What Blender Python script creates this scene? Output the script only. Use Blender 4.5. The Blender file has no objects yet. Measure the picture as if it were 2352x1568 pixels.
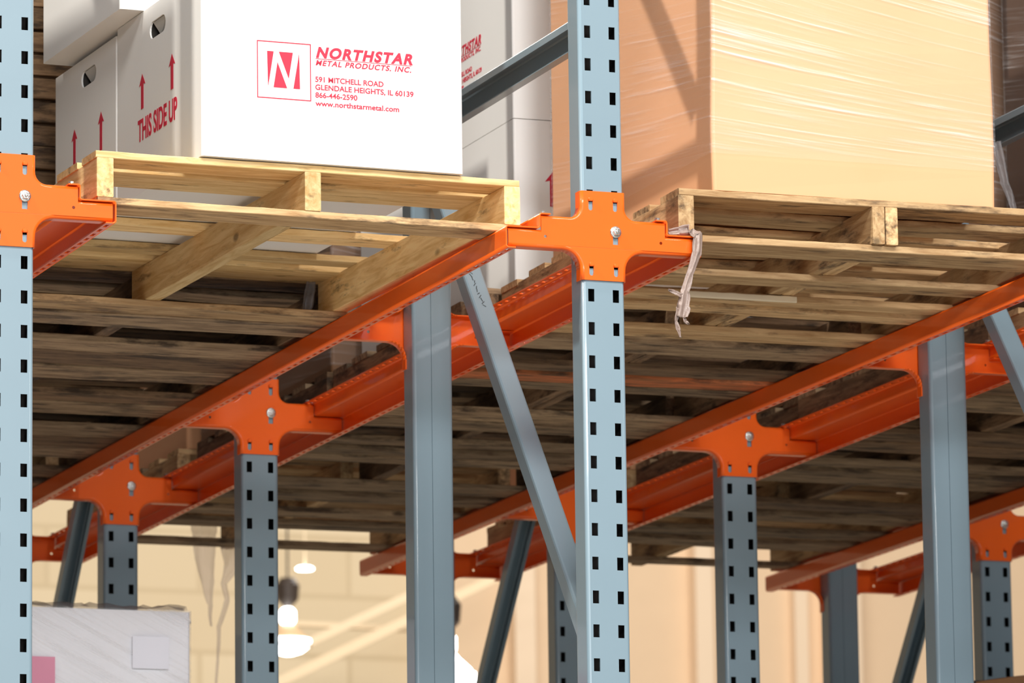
import bpy, bmesh, math, random
from mathutils import Vector, Matrix, noise, geometry
PI = math.pi
SC = bpy.context.scene
COL = SC.collection

# ------------------------------------------------------------------ camera
yaw, pit, rol = 0.35769, 0.18123, -0.01318
d = Vector((math.sin(yaw)*math.cos(pit), math.cos(yaw)*math.cos(pit), math.sin(pit)))
r0 = Vector((math.cos(yaw), -math.sin(yaw), 0)); u0 = r0.cross(d)
R = math.cos(rol)*r0 + math.sin(rol)*u0; U = -math.sin(rol)*r0 + math.cos(rol)*u0
cam_data = bpy.data.cameras.new('camera'); cam = bpy.data.objects.new('camera', cam_data); COL.objects.link(cam)
M = Matrix.Identity(4)
for i in range(3):
    M[i][0] = R[i]; M[i][1] = U[i]; M[i][2] = -d[i]
M.translation = Vector((-4.6473, -11.8407, -2.5703))
cam.matrix_world = M
cam_data.sensor_width = 36; cam_data.lens = 36*13181.3/2352
cam_data.clip_start = 0.5; cam_data.clip_end = 200
cam_data.dof.use_dof = True; cam_data.dof.focus_distance = 12.7; cam_data.dof.aperture_fstop = 9.0
SC.camera = cam

# ------------------------------------------------------------------ world, lights, exposure
w = bpy.data.worlds.new('world'); SC.world = w; w.use_nodes = True
w.node_tree.nodes['Background'].inputs[0].default_value = (0.90, 0.94, 1.0, 1)
w.node_tree.nodes['Background'].inputs[1].default_value = 0.11
def area(name, loc, target, sx, sy, power, color=(1, 1, 1)):
    l = bpy.data.lights.new(name, 'AREA'); l.shape = 'RECTANGLE'; l.size = sx; l.size_y = sy
    l.energy = power; l.color = color
    o = bpy.data.objects.new(name, l); COL.objects.link(o); o.location = loc
    o.rotation_euler = (Vector(target)-Vector(loc)).to_track_quat('-Z', 'Y').to_euler()
    return o
# skylight strip over the aisle, the open dock door behind the camera, the high-bay lamp left of the rack
area('aisle_skylight', (-0.5, -7.5, 6.5), (0.3, 0.2, -0.6), 9, 2.2, 1450, (1.0, 0.965, 0.92))
area('added_aisle_fill', (-3.0, -16.0, 3.1), (0.5, 0, -0.6), 9, 1.0, 1500, (0.97, 0.98, 1.0))  # added low fill that brightens the second row posts and lower loads
area('dock_door_daylight', (-3.0, -20.0, -2.4), (0.5, 0, -0.5), 10, 3.4, 520, (0.84, 0.92, 1.0))
area('high_bay_lamp_light', (-5.8, -0.95, 6.2), (0, 0.2, 0), 0.34, 0.34, 520, (1.0, 0.95, 0.87))
area('added_rack_back_fill', (4.5, 13.0, 6.5), (0.6, 5.0, 0), 6, 2, 420, (1.0, 0.95, 0.88))  # added light behind the rack so the hanging film shines through
area('rear_hall_light', (7.5, 15.5, 7.5), (9.0, 26.0, 0.8), 12, 3, 1250, (1.0, 0.95, 0.87))
SC.view_settings.view_transform = 'Standard'; SC.view_settings.look = 'None'
SC.view_settings.gamma = 1; SC.view_settings.exposure = 0.0; SC.view_settings.use_curve_mapping = False

# ------------------------------------------------------------------ materials
def lin(c):
    return tuple(((x/255)/12.92 if x/255 <= .04045 else ((x/255+.055)/1.055)**2.4) for x in c) + (1,)
def new_mat(name):
    m = bpy.data.materials.new(name); m.use_nodes = True
    nt = m.node_tree; b = nt.nodes['Principled BSDF']
    return m, nt, b
def nd(nt, t, **k):
    n = nt.nodes.new(t)
    for a, v in k.items():
        if a.startswith('i_'): n.inputs[a[2:].replace('_', ' ')].default_value = v
        else: setattr(n, a, v)
    return n
def simple(name, col, rough=.5, metal=0, spec=.5, bump=0, bscale=200, mottling=0, coat=0):
    m, nt, b = new_mat(name)
    b.inputs['Base Color'].default_value = lin(col); b.inputs['Roughness'].default_value = rough
    b.inputs['Metallic'].default_value = metal; b.inputs['Specular IOR Level'].default_value = spec
    b.inputs['Coat Weight'].default_value = coat; b.inputs['Coat Roughness'].default_value = .07
    tc = nd(nt, 'ShaderNodeTexCoord')
    if mottling:
        n = nd(nt, 'ShaderNodeTexNoise', i_Scale=6.0, i_Detail=4.0); nt.links.new(tc.outputs['Object'], n.inputs['Vector'])
        mx = nd(nt, 'ShaderNodeMix', data_type='RGBA'); c = lin(col)
        mx.inputs['A'].default_value = tuple(x*(1-mottling) for x in c[:3])+(1,)
        mx.inputs['B'].default_value = tuple(min(1, x*(1+mottling)) for x in c[:3])+(1,)
        nt.links.new(n.outputs['Fac'], mx.inputs['Factor']); nt.links.new(mx.outputs['Result'], b.inputs['Base Color'])
    if bump:
        n = nd(nt, 'ShaderNodeTexNoise', i_Scale=float(bscale), i_Detail=3.0); nt.links.new(tc.outputs['Object'], n.inputs['Vector'])
        bp = nd(nt, 'ShaderNodeBump', i_Strength=bump, i_Distance=.002); nt.links.new(n.outputs['Fac'], bp.inputs['Height'])
        nt.links.new(bp.outputs['Normal'], b.inputs['Normal'])
    return m
MT = {}
MT['post'] = simple('grey_blue_enamel', (126, 147, 158), .35, 0, .5, 0, 30, .05, .5)
MT['orange'] = simple('orange_enamel', (244, 100, 22), .42, 0, .22, 0, 25, .04, .45)
MT['zinc'] = simple('zinc_plated_steel', (215, 215, 210), .22, .9, .5, .3, 300)
MT['white'] = simple('white_corrugated_card', (238, 236, 232), .6, 0, .3, .05, 60, .02)
MT['whiteflap'] = simple('grey_card_flap', (200, 198, 192), .7)
MT['postshade'] = simple('post_inside_shade', (44, 38, 36), .8)  # dark colour stands in for the shade inside the hollow posts
MT['black'] = simple('carton_mouth_shade', (30, 25, 21), .5)  # solid black body stands in for the shaded inside of an open carton
MT['ink'] = simple('black_marker', (40, 42, 44), .6)
MT['cavity'] = simple('carton_inside_shade', (60, 55, 50), .9)  # shade inside the hand grip, painted as a dark colour
MT['redprint'] = simple('red_ink', (205, 30, 60), .6)
MT['tape'] = simple('brown_tape', (150, 112, 70), .25)
MT['floor'] = simple('concrete', (176, 168, 156), .6, 0, .4, .1, 20, .08)
MT['darkcard'] = simple('dark_brown_card', (92, 62, 40), .5, 0, .4, .1, 40, .15)
MT['trim'] = simple('pale_painted_steel', (240, 214, 184), .5)
MT['beam'] = simple('cream_painted_beam', (238, 214, 178), .5)
MT['ballast'] = simple('dark_bronze_housing', (58, 46, 38), .5)
MT['pink'] = simple('pink_paper', (228, 150, 175), .6)
MT['paper'] = simple('white_paper', (238, 238, 246), .6)
MT['paleslat'] = simple('bare_pale_wood', (232, 215, 185), .7, 0, .3, .2, 80, .05)

def wood(name, light, dark, stain, stainamt, rough=.75):
    m, nt, b = new_mat(name); L = nt.links
    tc = nd(nt, 'ShaderNodeTexCoord'); oi = nd(nt, 'ShaderNodeObjectInfo')
    mul = nd(nt, 'ShaderNodeVectorMath', operation='SCALE'); mul.inputs[0].default_value = (37, 51, 23)
    L.new(oi.outputs['Random'], mul.inputs['Scale'])
    add = nd(nt, 'ShaderNodeVectorMath', operation='ADD'); L.new(tc.outputs['Object'], add.inputs[0]); L.new(mul.outputs[0], add.inputs[1])
    mp = nd(nt, 'ShaderNodeMapping'); mp.inputs['Scale'].default_value = (2.8, 26, 26); L.new(add.outputs[0], mp.inputs['Vector'])
    g = nd(nt, 'ShaderNodeTexNoise', i_Scale=2.4, i_Detail=7.0, i_Roughness=.62, i_Distortion=.6); L.new(mp.outputs[0], g.inputs['Vector'])
    cr = nd(nt, 'ShaderNodeValToRGB'); cr.color_ramp.elements[0].position = .32; cr.color_ramp.elements[0].color = lin(dark)
    cr.color_ramp.elements[1].position = .62; cr.color_ramp.elements[1].color = lin(light); L.new(g.outputs['Fac'], cr.inputs['Fac'])
    # per-board tone
    hs = nd(nt, 'ShaderNodeHueSaturation'); mr = nd(nt, 'ShaderNodeMapRange'); mr.inputs['To Min'].default_value = .72; mr.inputs['To Max'].default_value = 1.2
    L.new(oi.outputs['Random'], mr.inputs['Value']); L.new(mr.outputs[0], hs.inputs['Value']); L.new(cr.outputs['Color'], hs.inputs['Color'])
    # stains
    mp2 = nd(nt, 'ShaderNodeMapping'); mp2.inputs['Scale'].default_value = (3.2, 13, 13); L.new(add.outputs[0], mp2.inputs['Vector'])
    s = nd(nt, 'ShaderNodeTexNoise', i_Scale=1.6, i_Detail=5.0, i_Roughness=.7); L.new(mp2.outputs[0], s.inputs['Vector'])
    sr = nd(nt, 'ShaderNodeValToRGB'); sr.color_ramp.elements[0].position = 1-stainamt; sr.color_ramp.elements[0].color = (0, 0, 0, 1)
    sr.color_ramp.elements[1].position = min(1, 1.13-stainamt); sr.color_ramp.elements[1].color = (.85, .85, .85, 1); L.new(s.outputs['Fac'], sr.inputs['Fac'])
    mx = nd(nt, 'ShaderNodeMix', data_type='RGBA'); mx.inputs['B'].default_value = lin(stain)
    L.new(sr.outputs['Color'], mx.inputs['Factor']); L.new(hs.outputs['Color'], mx.inputs['A'])
    # knots
    mp3 = nd(nt, 'ShaderNodeMapping'); mp3.inputs['Scale'].default_value = (4.5, 9, 9); L.new(add.outputs[0], mp3.inputs['Vector'])
    v = nd(nt, 'ShaderNodeTexVoronoi', i_Scale=1.0); L.new(mp3.outputs[0], v.inputs['Vector'])
    vr = nd(nt, 'ShaderNodeValToRGB'); vr.color_ramp.elements[0].position = .05; vr.color_ramp.elements[0].color = (.75, .75, .75, 1)
    vr.color_ramp.elements[1].position = .11; vr.color_ramp.elements[1].color = (0, 0, 0, 1); L.new(v.outputs['Distance'], vr.inputs['Fac'])
    mk = nd(nt, 'ShaderNodeMix', data_type='RGBA'); mk.inputs['B'].default_value = lin(tuple(int(x*.5) for x in dark))
    L.new(vr.outputs['Color'], mk.inputs['Factor']); L.new(mx.outputs['Result'], mk.inputs['A'])
    L.new(mk.outputs['Result'], b.inputs['Base Color'])
    b.inputs['Roughness'].default_value = rough; b.inputs['Specular IOR Level'].default_value = .25
    bp = nd(nt, 'ShaderNodeBump', i_Strength=.5, i_Distance=.003); L.new(g.outputs['Fac'], bp.inputs['Height']); L.new(bp.outputs['Normal'], b.inputs['Normal'])
    return m
MT['wood_new'] = wood('fresh_yellow_pine', (240, 208, 152), (208, 166, 104), (96, 74, 50), .42)
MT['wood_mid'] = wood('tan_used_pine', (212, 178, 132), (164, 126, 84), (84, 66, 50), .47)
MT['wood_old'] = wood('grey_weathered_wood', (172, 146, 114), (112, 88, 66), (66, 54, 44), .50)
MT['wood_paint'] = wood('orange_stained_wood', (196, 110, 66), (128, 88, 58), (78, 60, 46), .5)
MT['wood_dark'] = wood('brown_and_shade_dark_wood', (140, 112, 84), (92, 70, 50), (52, 42, 34), .5)  # brown boards; on the deeper pallets the dark tone paints in their shade

def card(name, base, dark, spread=.1):
    m, nt, b = new_mat(name); L = nt.links
    tc = nd(nt, 'ShaderNodeTexCoord')
    n = nd(nt, 'ShaderNodeTexNoise', i_Scale=3.0, i_Detail=5.0); L.new(tc.outputs['Object'], n.inputs['Vector'])
    mx = nd(nt, 'ShaderNodeMix', data_type='RGBA'); mx.inputs['A'].default_value = lin(base); mx.inputs['B'].default_value = lin(dark)
    mr = nd(nt, 'ShaderNodeMapRange'); mr.inputs['From Min'].default_value = .5; mr.inputs['From Max'].default_value = .8; mr.inputs['To Max'].default_value = .5
    L.new(n.outputs['Fac'], mr.inputs['Value']); L.new(mr.outputs[0], mx.inputs['Factor'])
    L.new(mx.outputs['Result'], b.inputs['Base Color']); b.inputs['Roughness'].default_value = .6; b.inputs['Specular IOR Level'].default_value = .3
    mp = nd(nt, 'ShaderNodeMapping'); mp.inputs['Scale'].default_value = (120, 120, 1); L.new(tc.outputs['Object'], mp.inputs['Vector'])
    bp = nd(nt, 'ShaderNodeBump', i_Strength=.04, i_Distance=.001)
    n2 = nd(nt, 'ShaderNodeTexNoise', i_Scale=1.0); L.new(mp.outputs[0], n2.inputs['Vector']); L.new(n2.outputs['Fac'], bp.inputs['Height']); L.new(bp.outputs['Normal'], b.inputs['Normal'])
    return m
MT['card'] = card('tan_cardboard', (226, 170, 127), (216, 158, 112))
MT['card_brown'] = card('brown_cardboard', (128, 92, 62), (104, 72, 46))
MT['wrap_white'] = card('pale_wrapped_goods', (246, 246, 250), (232, 230, 232))

def film(name, axis, a0, a1, fine, lo, hi, fmin=.05, fmax=.75):
    """clear stretch film pulled into fine glossy streaks that fan out with height"""
    m, nt, b = new_mat(name); L = nt.links; out = nt.nodes['Material Output']
    def mth(op, x, y):
        n_ = nd(nt, 'ShaderNodeMath', operation=op)
        for i, q in enumerate((x, y)):
            if isinstance(q, (int, float)): n_.inputs[i].default_value = q
            else: L.new(q, n_.inputs[i])
        return n_.outputs[0]
    tc = nd(nt, 'ShaderNodeTexCoord'); sp = nd(nt, 'ShaderNodeSeparateXYZ'); L.new(tc.outputs['Object'], sp.inputs[0])
    h = sp.outputs[axis]; z = sp.outputs[2]
    s_ = mth('ADD', z, mth('MULTIPLY', h, mth('ADD', a0, mth('MULTIPLY', z, a1))))
    def streak(k, hs, sc, det):
        cb = nd(nt, 'ShaderNodeCombineXYZ'); L.new(mth('MULTIPLY', h, hs), cb.inputs[0]); L.new(mth('MULTIPLY', s_, k), cb.inputs[2])
        n_ = nd(nt, 'ShaderNodeTexNoise', i_Scale=sc, i_Detail=det, i_Roughness=.6, i_Distortion=.15); L.new(cb.outputs[0], n_.inputs['Vector']); return n_.outputs['Fac']
    n1 = streak(fine, 2.2, 1.0, 4.0); n2 = streak(fine*.13, 1.3, 1.0, 2.0)
    v = mth('MULTIPLY', n1, mth('ADD', n2, .5))
    mr = nd(nt, 'ShaderNodeMapRange'); mr.inputs['From Min'].default_value = lo; mr.inputs['From Max'].default_value = hi
    mr.inputs['To Min'].default_value = 0; mr.inputs['To Max'].default_value = 1; L.new(v, mr.inputs['Value'])
    f = mth('ADD', mth('MULTIPLY', mth('POWER', mr.outputs[0], 2.2), fmax-fmin), fmin)
    bp = nd(nt, 'ShaderNodeBump', i_Strength=.6, i_Distance=.004); L.new(n1, bp.inputs['Height'])
    b.inputs['Base Color'].default_value = (.93, .92, .92, 1); b.inputs['Roughness'].default_value = .14; b.inputs['Specular IOR Level'].default_value = .7
    L.new(bp.outputs['Normal'], b.inputs['Normal'])
    tr = nd(nt, 'ShaderNodeBsdfTransparent'); ms = nd(nt, 'ShaderNodeMixShader')
    L.new(f, ms.inputs[0]); L.new(tr.outputs[0], ms.inputs[1]); L.new(b.outputs[0], ms.inputs[2]); L.new(ms.outputs[0], out.inputs['Surface'])
    return m
MT['film_front'] = film('clear_film_streaks', 0, .02, .38, 130, .45, .80)
MT['film_side'] = film('clear_film_side', 1, -.10, -.1, 110, .45, .85, .05, .55)
MT['film_grey'] = film('clear_film_diagonal', 0, .5, 0, 70, .40, .72, .10, .9)
def scrap(name, col, fac):
    m, nt, b = new_mat(name); L = nt.links; out = nt.nodes['Material Output']
    tc = nd(nt, 'ShaderNodeTexCoord'); n = nd(nt, 'ShaderNodeTexNoise', i_Scale=60.0, i_Detail=4.0); L.new(tc.outputs['Object'], n.inputs['Vector'])
    bp = nd(nt, 'ShaderNodeBump', i_Strength=.6, i_Distance=.004); L.new(n.outputs['Fac'], bp.inputs['Height']); L.new(bp.outputs['Normal'], b.inputs['Normal'])
    b.inputs['Base Color'].default_value = lin(col); b.inputs['Roughness'].default_value = .35
    b.inputs['Subsurface Weight'].default_value = 0
    tr = nd(nt, 'ShaderNodeBsdfTransparent'); ms = nd(nt, 'ShaderNodeMixShader'); ms.inputs[0].default_value = fac
    L.new(tr.outputs[0], ms.inputs[1]); L.new(b.outputs[0], ms.inputs[2]); L.new(ms.outputs[0], out.inputs['Surface'])
    return m
MT['scrap'] = scrap('milky_plastic_film', (150, 130, 120), .95)
MT['scrap_far'] = scrap('thin_milky_film', (255, 246, 240), .36)
_nt = MT['scrap_far'].node_tree; _tl = nd(_nt, 'ShaderNodeBsdfTranslucent'); _tl.inputs['Color'].default_value = lin((252, 236, 226)); _ad = nd(_nt, 'ShaderNodeMixShader'); _ad.inputs[0].default_value = .75
_pb = _nt.nodes['Principled BSDF']; _ms = [n for n in _nt.nodes if n.type == 'MIX_SHADER' and n != _ad][0]
_nt.links.new(_pb.outputs[0], _ad.inputs[1]); _nt.links.new(_tl.outputs[0], _ad.inputs[2]); _nt.links.new(_ad.outputs[0], _ms.inputs[2])
MT['scrap_dark'] = scrap('clear_loose_film', (150, 145, 145), .38)
def glow(name, col, s):
    m, nt, b = new_mat(name); b.inputs['Emission Color'].default_value = col; b.inputs['Emission Strength'].default_value = s
    b.inputs['Base Color'].default_value = (.8, .8, .8, 1); return m
MT['glow'] = glow('lit_lamp_lens', (1, .98, .95, 1), 9)
m, nt, b = new_mat('acrylic_dome'); b.inputs['Base Color'].default_value = lin((214, 180, 140)); b.inputs['Roughness'].default_value = .3
MT['dome'] = m
# block wall
m, nt, b = new_mat('painted_block_wall'); L = nt.links
tc = nd(nt, 'ShaderNodeTexCoord'); mp = nd(nt, 'ShaderNodeMapping'); mp.inputs['Rotation'].default_value = (PI/2, 0, 0); L.new(tc.outputs['Object'], mp.inputs['Vector'])
br = nd(nt, 'ShaderNodeTexBrick', i_Scale=1.0); br.inputs['Brick Width'].default_value = 1.1; br.inputs['Row Height'].default_value = .42
br.inputs['Mortar Size'].default_value = .018; br.inputs['Color1'].default_value = lin((226, 206, 172)); br.inputs['Color2'].default_value = lin((216, 194, 158)); br.inputs['Mortar'].default_value = lin((208, 186, 150))
L.new(mp.outputs[0], br.inputs['Vector']); L.new(br.outputs['Color'], b.inputs['Base Color']); b.inputs['Roughness'].default_value = .7
MT['blockwall'] = m
MT['smoothwall'] = simple('peach_painted_panel', (228, 198, 164), .6, 0, .3, 0, 10, .03)

# ------------------------------------------------------------------ mesh helpers (millimetres in, metres out)
S = .001
def link(name, bm, mat, parent=None, smooth=False, solid=0, bevel=0, loc=None, rot=None):
    me = bpy.data.meshes.new(name); bmesh.ops.scale(bm, vec=(S, S, S), verts=bm.verts); bm.to_mesh(me); bm.free()
    o = bpy.data.objects.new(name, me); COL.objects.link(o)
    me.materials.append(MT[mat] if isinstance(mat, str) else mat)
    if smooth:
        for p in me.polygons: p.use_smooth = smooth is True or max(abs(c) for c in p.normal) < .999
    if bevel:
        b = o.modifiers.new('bevel', 'BEVEL'); b.width = bevel*S; b.segments = 2; b.limit_method = 'ANGLE'
    if solid:
        s = o.modifiers.new('solid', 'SOLIDIFY'); s.thickness = solid*S; s.offset = 0
    if parent: o.parent = parent
    if loc: o.location = [x*S for x in loc]
    if rot: o.rotation_euler = rot
    return o
def tag(o, label=None, cat=None, group=None, kind=None):
    if label: o['label'] = label
    if cat: o['category'] = cat
    if group: o['group'] = group
    if kind: o['kind'] = kind
    return o
def empty(name, loc, rz=0, label=None, cat=None, group=None):
    o = bpy.data.objects.new(name, None); COL.objects.link(o); o.empty_display_size = .05
    o.location = [x*S for x in loc]; o.rotation_euler = (0, 0, rz); return tag(o, label, cat, group)
def copy_tree(o, parent=None):
    c = o.copy(); COL.objects.link(c)
    if parent: c.parent = parent
    for ch in list(o.children): copy_tree(ch, c)
    return c
def box(bm, x0, x1, y0, y1, z0, z1):
    v = [bm.verts.new((x, y, z)) for x in (x0, x1) for y in (y0, y1) for z in (z0, z1)]
    for f in ((0, 1, 3, 2), (4, 6, 7, 5), (0, 4, 5, 1), (2, 3, 7, 6), (0, 2, 6, 4), (1, 5, 7, 3)):
        bm.faces.new([v[i] for i in f])
    return v
def quad(bm, a, b, c, d_):
    return bm.faces.new([bm.verts.new(p) for p in (a, b, c, d_)])
def lathe(bm, prof, n=24, axis='Y', off=(0, 0, 0), hexa=False):
    rings = []
    for r, h in prof:
        ring = []
        for i in range(n):
            a = 2*PI*i/n
            p = (r*math.cos(a), h, r*math.sin(a)) if axis == 'Y' else (r*math.cos(a), r*math.sin(a), h)
            ring.append(bm.verts.new(tuple(p[k]+off[k] for k in range(3))))
        rings.append(ring)
    for a, b2 in zip(rings, rings[1:]):
        for i in range(n): bm.faces.new((a[i], a[(i+1) % n], b2[(i+1) % n], b2[i]))
    bm.faces.new(rings[-1]); bm.faces.new(rings[0][::-1])

W = 1382.0
ZF = -4070.0                      # floor level below the bracket centres

# ------------------------------------------------------------------ setting
def slab(name, x0, x1, y0, y1, z0, z1, mat):
    bm = bmesh.new(); box(bm, x0, x1, y0, y1, z0, z1); o = link(name, bm, mat); o['kind'] = 'structure'; return o
slab('floor', -12000, 24000, -24000, 30000, ZF-200, ZF, 'floor')
slab('wall_back', -12000, 8900, 26000, 26300, ZF, 7200, 'blockwall')
slab('wall_right', 8900, 24000, 25700, 26300, ZF, 7200, 'smoothwall')
# vertical strips on the rear wall
slab('trim_1', 10700, 10830, 25560, 25700, ZF, 7200, 'trim')
slab('trim_2', 11480, 11580, 25600, 25700, ZF, 7200, 'trim')
slab('trim_3', 11720, 11960, 25520, 25700, ZF, 7200, 'trim')
slab('trim_4', 9330, 9480, 25560, 25700, ZF, 7200, 'trim')

# ------------------------------------------------------------------ posts
P = 76.2; SLOT0 = 14.3
def post_mesh(z0, z1, sz0, sz1, plain=False):
    """closed rack column 100 x 70: slotted front at y=0, overlapping lips at the back"""
    bm = bmesh.new(); r = 7
    def strip(pts, a=z0, b=z1):
        for p, q in zip(pts, pts[1:]):
            quad(bm, (p[0], p[1], a), (q[0], q[1], a), (q[0], q[1], b), (p[0], p[1], b))
    def arc(cx, cy, a0, a1, n=4):
        return [(cx+r*math.cos(a0+(a1-a0)*i/n), cy+r*math.sin(a0+(a1-a0)*i/n)) for i in range(n+1)]
    strip([(3, 70)]+arc(-50+r, 70-r, PI/2, PI)+arc(-50+r, r, PI, 1.5*PI))
    strip(arc(50-r, r, -PI/2, 0)+arc(50-r, 70-r, 0, PI/2)+[(5, 70), (3, 66)])
    # front with two columns of slots
    xs = [-43, -37.3, -22.3, 22.3, 37.3, 43]
    zs = []; k = math.ceil((sz0-SLOT0)/P)
    while SLOT0+k*P+15 < sz1: zs.append(SLOT0+k*P); k += 1
    cuts = [z0]
    for z in zs: cuts += [z-14.5, z+14.5]
    cuts.append(z1)
    grid = [[bm.verts.new((x, 0, z)) for x in xs] for z in cuts]
    for i in range(len(cuts)-1):
        for j in range(5):
            if j in (1, 3) and i % 2 == 1: continue
            bm.faces.new((grid[i][j], grid[i][j+1], grid[i+1][j+1], grid[i+1][j]))
    bmesh.ops.remove_doubles(bm, verts=bm.verts, dist=.05)
    bmesh.ops.recalc_face_normals(bm, faces=bm.faces)
    return bm
def finish_post(o):
    for p in o.data.polygons: p.use_smooth = max(abs(c) for c in p.normal) < .999
    md = o.modifiers.new('solid', 'SOLIDIFY'); md.thickness = 2.6*S; md.offset = 0; md.material_offset = 1; md.material_offset_rim = 0; o.data.materials.append(MT['postshade'])
    return o
ZT = 1500
p_front = finish_post(link('post', post_mesh(ZF, ZT, -1700, ZT), 'post'))
def base_plate(parent, x, y):
    bm = bmesh.new(); box(bm, -75, 75, -65, 65, 0, 12); lathe(bm, [(9, 12), (9, 24)], 6, 'Z', (58, 0, 0)); lathe(bm, [(9, 12), (9, 24)], 6, 'Z', (-58, 0, 0))
    return link('foot_plate', bm, 'post', parent, bevel=2, loc=(x, y, ZF))
def brace_mesh(p, q, wx=50, t=40, flip=False):
    """channel brace in the YZ plane with two lips, open on the far side"""
    bm = bmesh.new(); a = Vector((0, *p)); b_ = Vector((0, *q)); dd = (b_-a).normalized(); n = Vector((1, 0, 0)).cross(dd)
    if (n.y > 0) != flip: n = -n
    X = Vector((1, 0, 0)); r = 5
    prof = [(-wx/2+9, -t), (-wx/2, -t), (-wx/2, -r), (-wx/2+r*.3, -r*.3), (-wx/2+r, 0), (wx/2-r, 0), (wx/2-r*.3, -r*.3), (wx/2, -r), (wx/2, -t), (wx/2-9, -t)]
    va = [bm.verts.new(a+X*u+n*v) for u, v in prof]; vb = [bm.verts.new(b_+X*u+n*v) for u, v in prof]
    for i in range(len(prof)-1): bm.faces.new((va[i], va[i+1], vb[i+1], vb[i]))
    return bm
def horizontal_mesh(y0, y1, z):
    """horizontal channel strut with its open side down"""
    bm = bmesh.new(); r = 4
    prof = [(-24, 24), (-24, 39), (-20, 43), (20, 43), (24, 39), (24, -10), (20, -14), (-2, -14)]
    va = [bm.verts.new((u, y0, z+v)) for u, v in prof]; vb = [bm.verts.new((u, y1, z+v)) for u, v in prof]
    for i in range(len(prof)-1): bm.faces.new((va[i], va[i+1], vb[i+1], vb[i]))
    return bm
def make_frame(line_name, x, ya, yb, mirror, label):
    """two posts with bracing; mirror=True: the diagonal falls away from the front"""
    t = empty('upright_frame', (x, ya, ZF), 0, label, 'rack frame', 'grey blue upright frames of the rack')
    yr = yb-ya; zo = -ZF
    a = p_front.copy(); COL.objects.link(a); a.parent = t; a.location = (0, 0, zo*S)
    b_ = p_front.copy(); COL.objects.link(b_); b_.parent = t; b_.location = (0, yr*S, zo*S); b_.rotation_euler = (0, 0, PI)
    y0, y1 = 70, yr-70
    hz = 484
    o = link('horizontal_brace', horizontal_mesh(y0, y1, hz), 'post', t, solid=2.5); o.location.z = zo*S
    segs = [((y0, -905), (y1, 440)), ((y0, 640), (y1, 1930)), ((y0, -2380), (y1, -1030)), ((y0, -3850), (y1, -2480))]
    for (pa, pb) in segs:
        if pb[1] > ZT: pb = (y0+(y1-y0)*(ZT-pa[1])/(pb[1]-pa[1]), ZT)
        if mirror: pa, pb = (yr-pa[0], pa[1]), (yr-pb[0], pb[1])
        o = link('diagonal_brace', brace_mesh(pa, pb, flip=mirror), 'post', t, solid=2.5); o.location.z = zo*S
    base_plate(t, 0, 35).location.z = 0; base_plate(t, 0, yr-35).location.z = 0
    if x == 0 and not mirror:
        a_ = Vector((0, y0, -905)); d_ = (Vector((0, y1, 440))-a_); L_ = d_.length; d_.normalize(); n_ = Vector((1, 0, 0)).cross(d_); n_ = n_ if n_.y < 0 else -n_
        bm = bmesh.new(); rg = random.Random(3)
        for k in range(13):
            c = a_+d_*(L_*.735-k*11)+n_*1.9+Vector((-7+k*.5+rg.uniform(-2, 2), 0, 0)); v1 = d_*rg.uniform(3, 7)+Vector((rg.uniform(-5, 5), 0, 0)); v2 = v1.cross(n_).normalized()*.9
            bm.faces.new([bm.verts.new(c+q) for q in (-v1-v2, v1-v2, v1+v2, -v1+v2)])
        o = link('pen_marking', bm, 'ink', t); o.location.z = zo*S
    for c in t.children:
        if c.name.startswith('foot_plate'): c.location.x = 0
    return t
ROW = [0, 1219, 2522, 3818, 5037]
make_frame('P0', -W, 0, 1219, False, 'grey blue slotted upright frame at the left edge of the photo, front of the rack')
make_frame('P1', 0, 0, 1219, False, 'brightly lit grey blue upright frame in the middle, beside the white boxes')
make_frame('P1b', 0, 3818, 5037, True, 'far upright frame on the left, its foot hidden behind the silver wrapped load')
make_frame('P2', W, 0, 1219, False, 'upright frame near the right photo edge, its plain rear post in view')
make_frame('P2b', W, 3818, 5037, True, 'far upright frame half hidden behind the bright middle front post')
make_frame('P3b', 2*W, 3818, 5037, True, 'far upright frame at the right photo edge, above the dark open carton')
for x, lab in ((0, 'single dark blue slotted post left of centre, under a middle orange bracket'), (W, 'single dark blue slotted post right of centre, under a middle orange bracket')):
    t = empty('rack_post', (x, ROW[2], ZF), 0, lab, 'rack post', 'single middle posts of the rack')
    a = p_front.copy(); COL.objects.link(a); a.parent = t; a.location = (0, 0, -ZF*S)
    base_plate(t, 0, 35).location.z = 0
bpy.data.objects.remove(p_front)

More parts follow.
